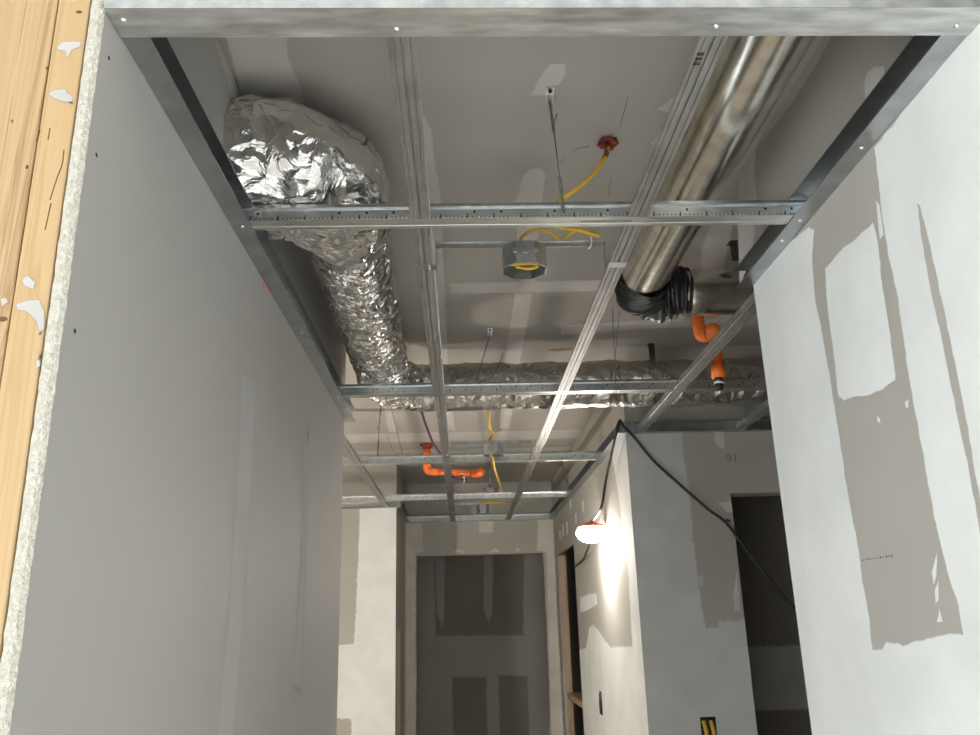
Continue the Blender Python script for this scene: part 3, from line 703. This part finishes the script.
# ------------------------------------------------------------------ cables
YB1 = 1.628
fs = Vector(on(608, 141, 2, LID))
bm = bmesh.new(); bmesh.ops.create_icosphere(bm, subdivisions=4, radius=.02, matrix=Matrix.Translation((fs.x, fs.y, LID-.004)))
for v in bm.verts:
    d = v.co-Vector((fs.x, fs.y, LID-.004)); k = 1.1+.75*noise.noise(v.co*75)+.5*noise.noise(v.co*170)
    v.co = Vector((fs.x, fs.y, LID-.004))+Vector((d.x*k*1.0, d.y*k*.95, d.z*k*.42))
    v.co.z = min(v.co.z, LID-.0002)
tag(obj('firestop_blob', bm, 'firestop', None, True), 'dark red firestop putty blob on the lid where yellow cable enters', 'firestop')
pts = [fs+Vector((0, 0, -.005)), at(606, 155, 1.545), at(597, 170, 1.53), at(583, 184, 1.52), at(568, 195, 1.52), at(556, 204, 1.52), at(548, 216, 1.53), at(556, 226, 1.56), at(580, 230, 1.59), at(598, 235, 1.605)]
yc = tag(tube('yellow_cable', pts, .0046, 'cable_yellow', None, 10, 10), 'yellow cable dropping from the red putty to the nearest box hanger', 'cable')
tube('cable_sleeve', [pts[0], pts[0].lerp(pts[1], .5), pts[1], pts[1].lerp(pts[2], .25)], .0055, 'firestop', yc, 10, 6)
zt = H+.052
tag(tube('yellow_cable', [at(600, 236, 1.60), at(588, 233, 1.60), at(575, 231, 1.62), Vector((.215, 1.64, zt+.01)), at(558, 240, 1.62), at(551, 233, 1.62), at(540, 230, 1.62), at(529, 232, 1.62), at(521, 239, 1.63), Vector((.135, 1.64, zt-.01)), Vector((.130, 1.645, H+.03))], .004, 'cable_yellow', None, 10, 10),
    'yellow cable arching over the top of the nearest grey box', 'cable')
cx, cyb, zz = .143, 1.628, H+.006
tag(tube('yellow_cable', [(cx-.015, cyb-.005, zz+.03), (cx-.030, cyb-.004, zz+.006), (cx-.012, cyb-.012, zz+.002), (cx+.012, cyb-.014, zz+.002), (cx+.027, cyb-.004, zz+.002), (cx+.024, cyb+.012, zz+.003), (cx+.005, cyb+.016, zz+.003), (cx-.018, cyb+.006, zz+.004)], .0036, 'cable_yellow', None, 10, 10),
    'yellow cable loop coiled inside the nearest open box', 'cable')
tag(tube('zip_tie', [at(590, 236, 1.606), at(591.5, 240, 1.606), at(591, 246, 1.606), at(588, 249, 1.606)], .0014, 'white_plastic', None, 6, 6), 'white zip tie holding yellow cable to the bar hanger', 'zip tie')
# middle box
tag(tube('yellow_cable', [at(489, 395, 3.3), at(489, 420, 3.5), at(490, 428, 3.6), at(492.5, 434, 3.66), at(489.5, 440, 3.67), at(488, 448, 3.67)], .0062, 'cable_yellow', None, 8, 8), 'yellow cable dropping behind the foil duct into the middle box', 'cable')
tag(tube('yellow_cable', [at(491, 430, 3.63), at(495, 432, 3.63), at(501, 430.5, 3.63)], .0048, 'cable_yellow', None, 8, 8), 'short yellow cable stub above the middle box', 'cable')
tag(tube('yellow_cable', [at(489, 449, 3.67), at(491, 456, 3.66), at(493, 457, 3.66), at(494, 466, 3.75), at(497, 476, 4.3), at(501, 486, 4.8), at(503, 491, 5.2)], .005, 'cable_yellow', None, 8, 8), 'yellow cable running from the middle box towards the back wall', 'cable')
tag(tube('yellow_cable', [at(481, 503, 5.62), at(490, 502.5, 5.6), at(500, 502.5, 5.6), at(509, 502, 5.6)], .007, 'cable_yellow', None, 8, 8), 'yellow cable lying along the farthest bar hanger', 'cable')
tag(tube('purple_cable', [at(420, 405, 3.3), at(423.5, 418, 3.5), at(428.5, 432, 3.7), at(434, 445, 3.9), at(441, 455, 4.2), at(448, 470, 4.6), at(454, 477.5, 4.7), at(461, 479, 4.7), at(467, 479, 4.7)], .0062, 'cable_purple', None, 8, 8), 'dark purple cable curving down behind the left cross tee', 'cable')
tag(tube('zip_tie', [at(463.5, 476.5, 4.69), at(464.5, 480, 4.69), at(463.5, 483, 4.69)], .003, 'white_plastic', None, 6, 5), 'tiny white tie on the purple cable', 'zip tie')

# ------------------------------------------------------------------ orange sprinkler pipes
YP = 4.75
pf = thing('sprinkler_pipe', 'orange sprinkler pipe with red plate over the far left bay', 'pipe', (at(427, 470, YP).x, YP, at(427, 470, YP).z), 'orange sprinkler pipes')
A, B, C_ = at(427, 453, YP), at(427.5, 471.5, YP), at(478, 473.5, YP)
top = Vector((A.x, YP, LID))
tube('riser', [top, B], .018, 'pipe_orange', pf, 16); tube('run', [B, C_], .018, 'pipe_orange', pf, 16)
tube('elbow', [A.lerp(B, .55), A.lerp(B, .85), B.lerp(C_, .04)+Vector((0, 0, .004)), B.lerp(C_, .13), B.lerp(C_, .2)], .0235, 'pipe_orange', pf, 16, 6)
tube('end_elbow', [B.lerp(C_, .86), C_, C_+Vector((.012, -.02, .002)), C_+Vector((.014, -.045, 0))], .0245, 'pipe_orange', pf, 16, 6)
tube('socket', [A+Vector((0, 0, .012)), A-Vector((0, 0, .03))], .0235, 'pipe_orange', pf, 16)
tube('joint', [B.lerp(C_, .845), B.lerp(C_, .86)], .0235, 'pipe_joint', pf, 16)
bm = bmesh.new(); tube_bm(bm, [Vector((A.x, YP, LID-.001)), Vector((A.x, YP, LID-.006)), Vector((A.x, YP, LID-.03))], lambda t: .042 if t < .6 else .02, 20); obj('escutcheon', bm, 'firestop', pf)
YN = 2.44
pn = thing('sprinkler_pipe', 'orange sprinkler pipe elbow with threaded drop below the metal duct', 'pipe', (at(718, 380, YN).x, YN, at(718, 385, YN).z), 'orange sprinkler pipes')
A, B = at(697, 312, YN), at(699.5, 333, YN); E1 = at(712.5, 331, YN-.02); D0, D1 = at(716, 345, YN), at(718.5, 378, YN)
tube('riser', [Vector((A.x, YN, LID)), B], .0165, 'pipe_orange', pn, 16)
tube('elbow', [A, A.lerp(B, .6), B+Vector((.004, 0, -.006)), B.lerp(E1, .5)+Vector((0, 0, -.014)), E1+Vector((-.006, 0, -.006))], .0195, 'pipe_orange', pn, 16, 6)
tube('joint', [B.lerp(E1, .46)+Vector((0, -.001, -.012)), B.lerp(E1, .56)+Vector((0, -.001, -.012))], .0205, 'pipe_joint', pn, 16)
bm = bmesh.new(); bmesh.ops.create_uvsphere(bm, u_segments=20, v_segments=14, radius=.0255, matrix=Matrix.Translation(E1)); obj('swing_elbow', bm, 'pipe_orange', pn, True)
tube('drop', [E1, D0, D1], .0165, 'pipe_orange', pn, 16, 6)
tube('adapter', [D0.lerp(D1, .55), D1], .021, 'pipe_orange', pn, 16)
tube('thread', [D1, at(719, 383, YN)], .014, 'dark_metal', pn, 16); tube('band', [at(719, 382, YN), at(719, 384, YN)], .0155, 'white_plastic', pn, 16); tube('tip', [at(719, 384, YN), at(719, 389, YN)], .013, 'cable_black', pn, 16)

# ------------------------------------------------------------------ string work light and black cord
lp = at(592, 533, 3.92)
wl = thing('work_light', 'glowing work light with orange cap hanging on the lit wall', 'work light', lp)
bm = bmesh.new(); tube_bm(bm, [lp+Vector((0, 0, z)) for z in (.028, .034, .040, .045, .051)], lambda t: [.064, .060, .048, .028, .014][round(t*4)], 28, None); obj('cap', bm, 'lamp_orange', wl, True)
bm = bmesh.new(); bmesh.ops.create_uvsphere(bm, u_segments=28, v_segments=16, radius=.074, matrix=Matrix.Translation(lp) @ Matrix.Diagonal((1, 1, .62, 1))); obj('bulb', bm, 'bulb_glow', wl, True)
l = bpy.data.lights.new('work_light_glow', 'POINT'); l.energy = 20; l.color = (1, .93, .84); l.shadow_soft_size = .066
lo = bpy.data.objects.new('work_light_glow', l); COL.objects.link(lo); lo.location = lp+Vector((-.02, 0, -.06)); lo.parent = wl; lo.matrix_parent_inverse = Matrix.Translation(-wl.location)
ec = [lp+Vector((0, 0, .05)), on(601, 508, 0, XR-.075), on(606, 480, 0, XR-.05), on(612, 452, 0, XR-.046), on(616, 434, 0, XR-.045), Vector((XR-.030, YBK-.040, H+.047)), at(623, 426, YBK-.05), at(634, 437, YBK-.03), at(653, 460, YBK-.025), at(678, 483, YBK-.03), at(708, 509, YBK-.04), at(728, 525, YBK-.04), at(757, 564, YBK-.04), at(785, 598, YBK-.04), at(800, 613, YBK-.04), at(840, 650, YBK-.04)]
co = tag(tube('extension_cord', ec, .0058, 'cable_black', None, 8, 10), 'black cord draped over the block corner and down to the right', 'cord')
tube('cord_tie', [at(722, 521, YBK-.05), at(727, 520, YBK-.055), at(730, 521, YBK-.05)], .004, 'cable_black', co, 6, 5)
tag(tube('lamp_cord', [lp+Vector((0, 0, -.035)), at(588, 548, 4.15), at(583.5, 559, 4.6), Vector((XR-.012, 5.04, at(577.5, 567, 5.04).z))], .006, 'cable_black', None, 8, 8), 'thin dark cord from the work light to the narrow doorway', 'cord')
# second lamp of the string, round the corner in the left passage
l = bpy.data.lights.new('left_passage_lamp', 'POINT'); l.energy = 56; l.color = (1, .90, .78); l.shadow_soft_size = .06
lo = bpy.data.objects.new('left_passage_lamp', l); COL.objects.link(lo); lo.location = (-1.25, 3.6, 1.5)
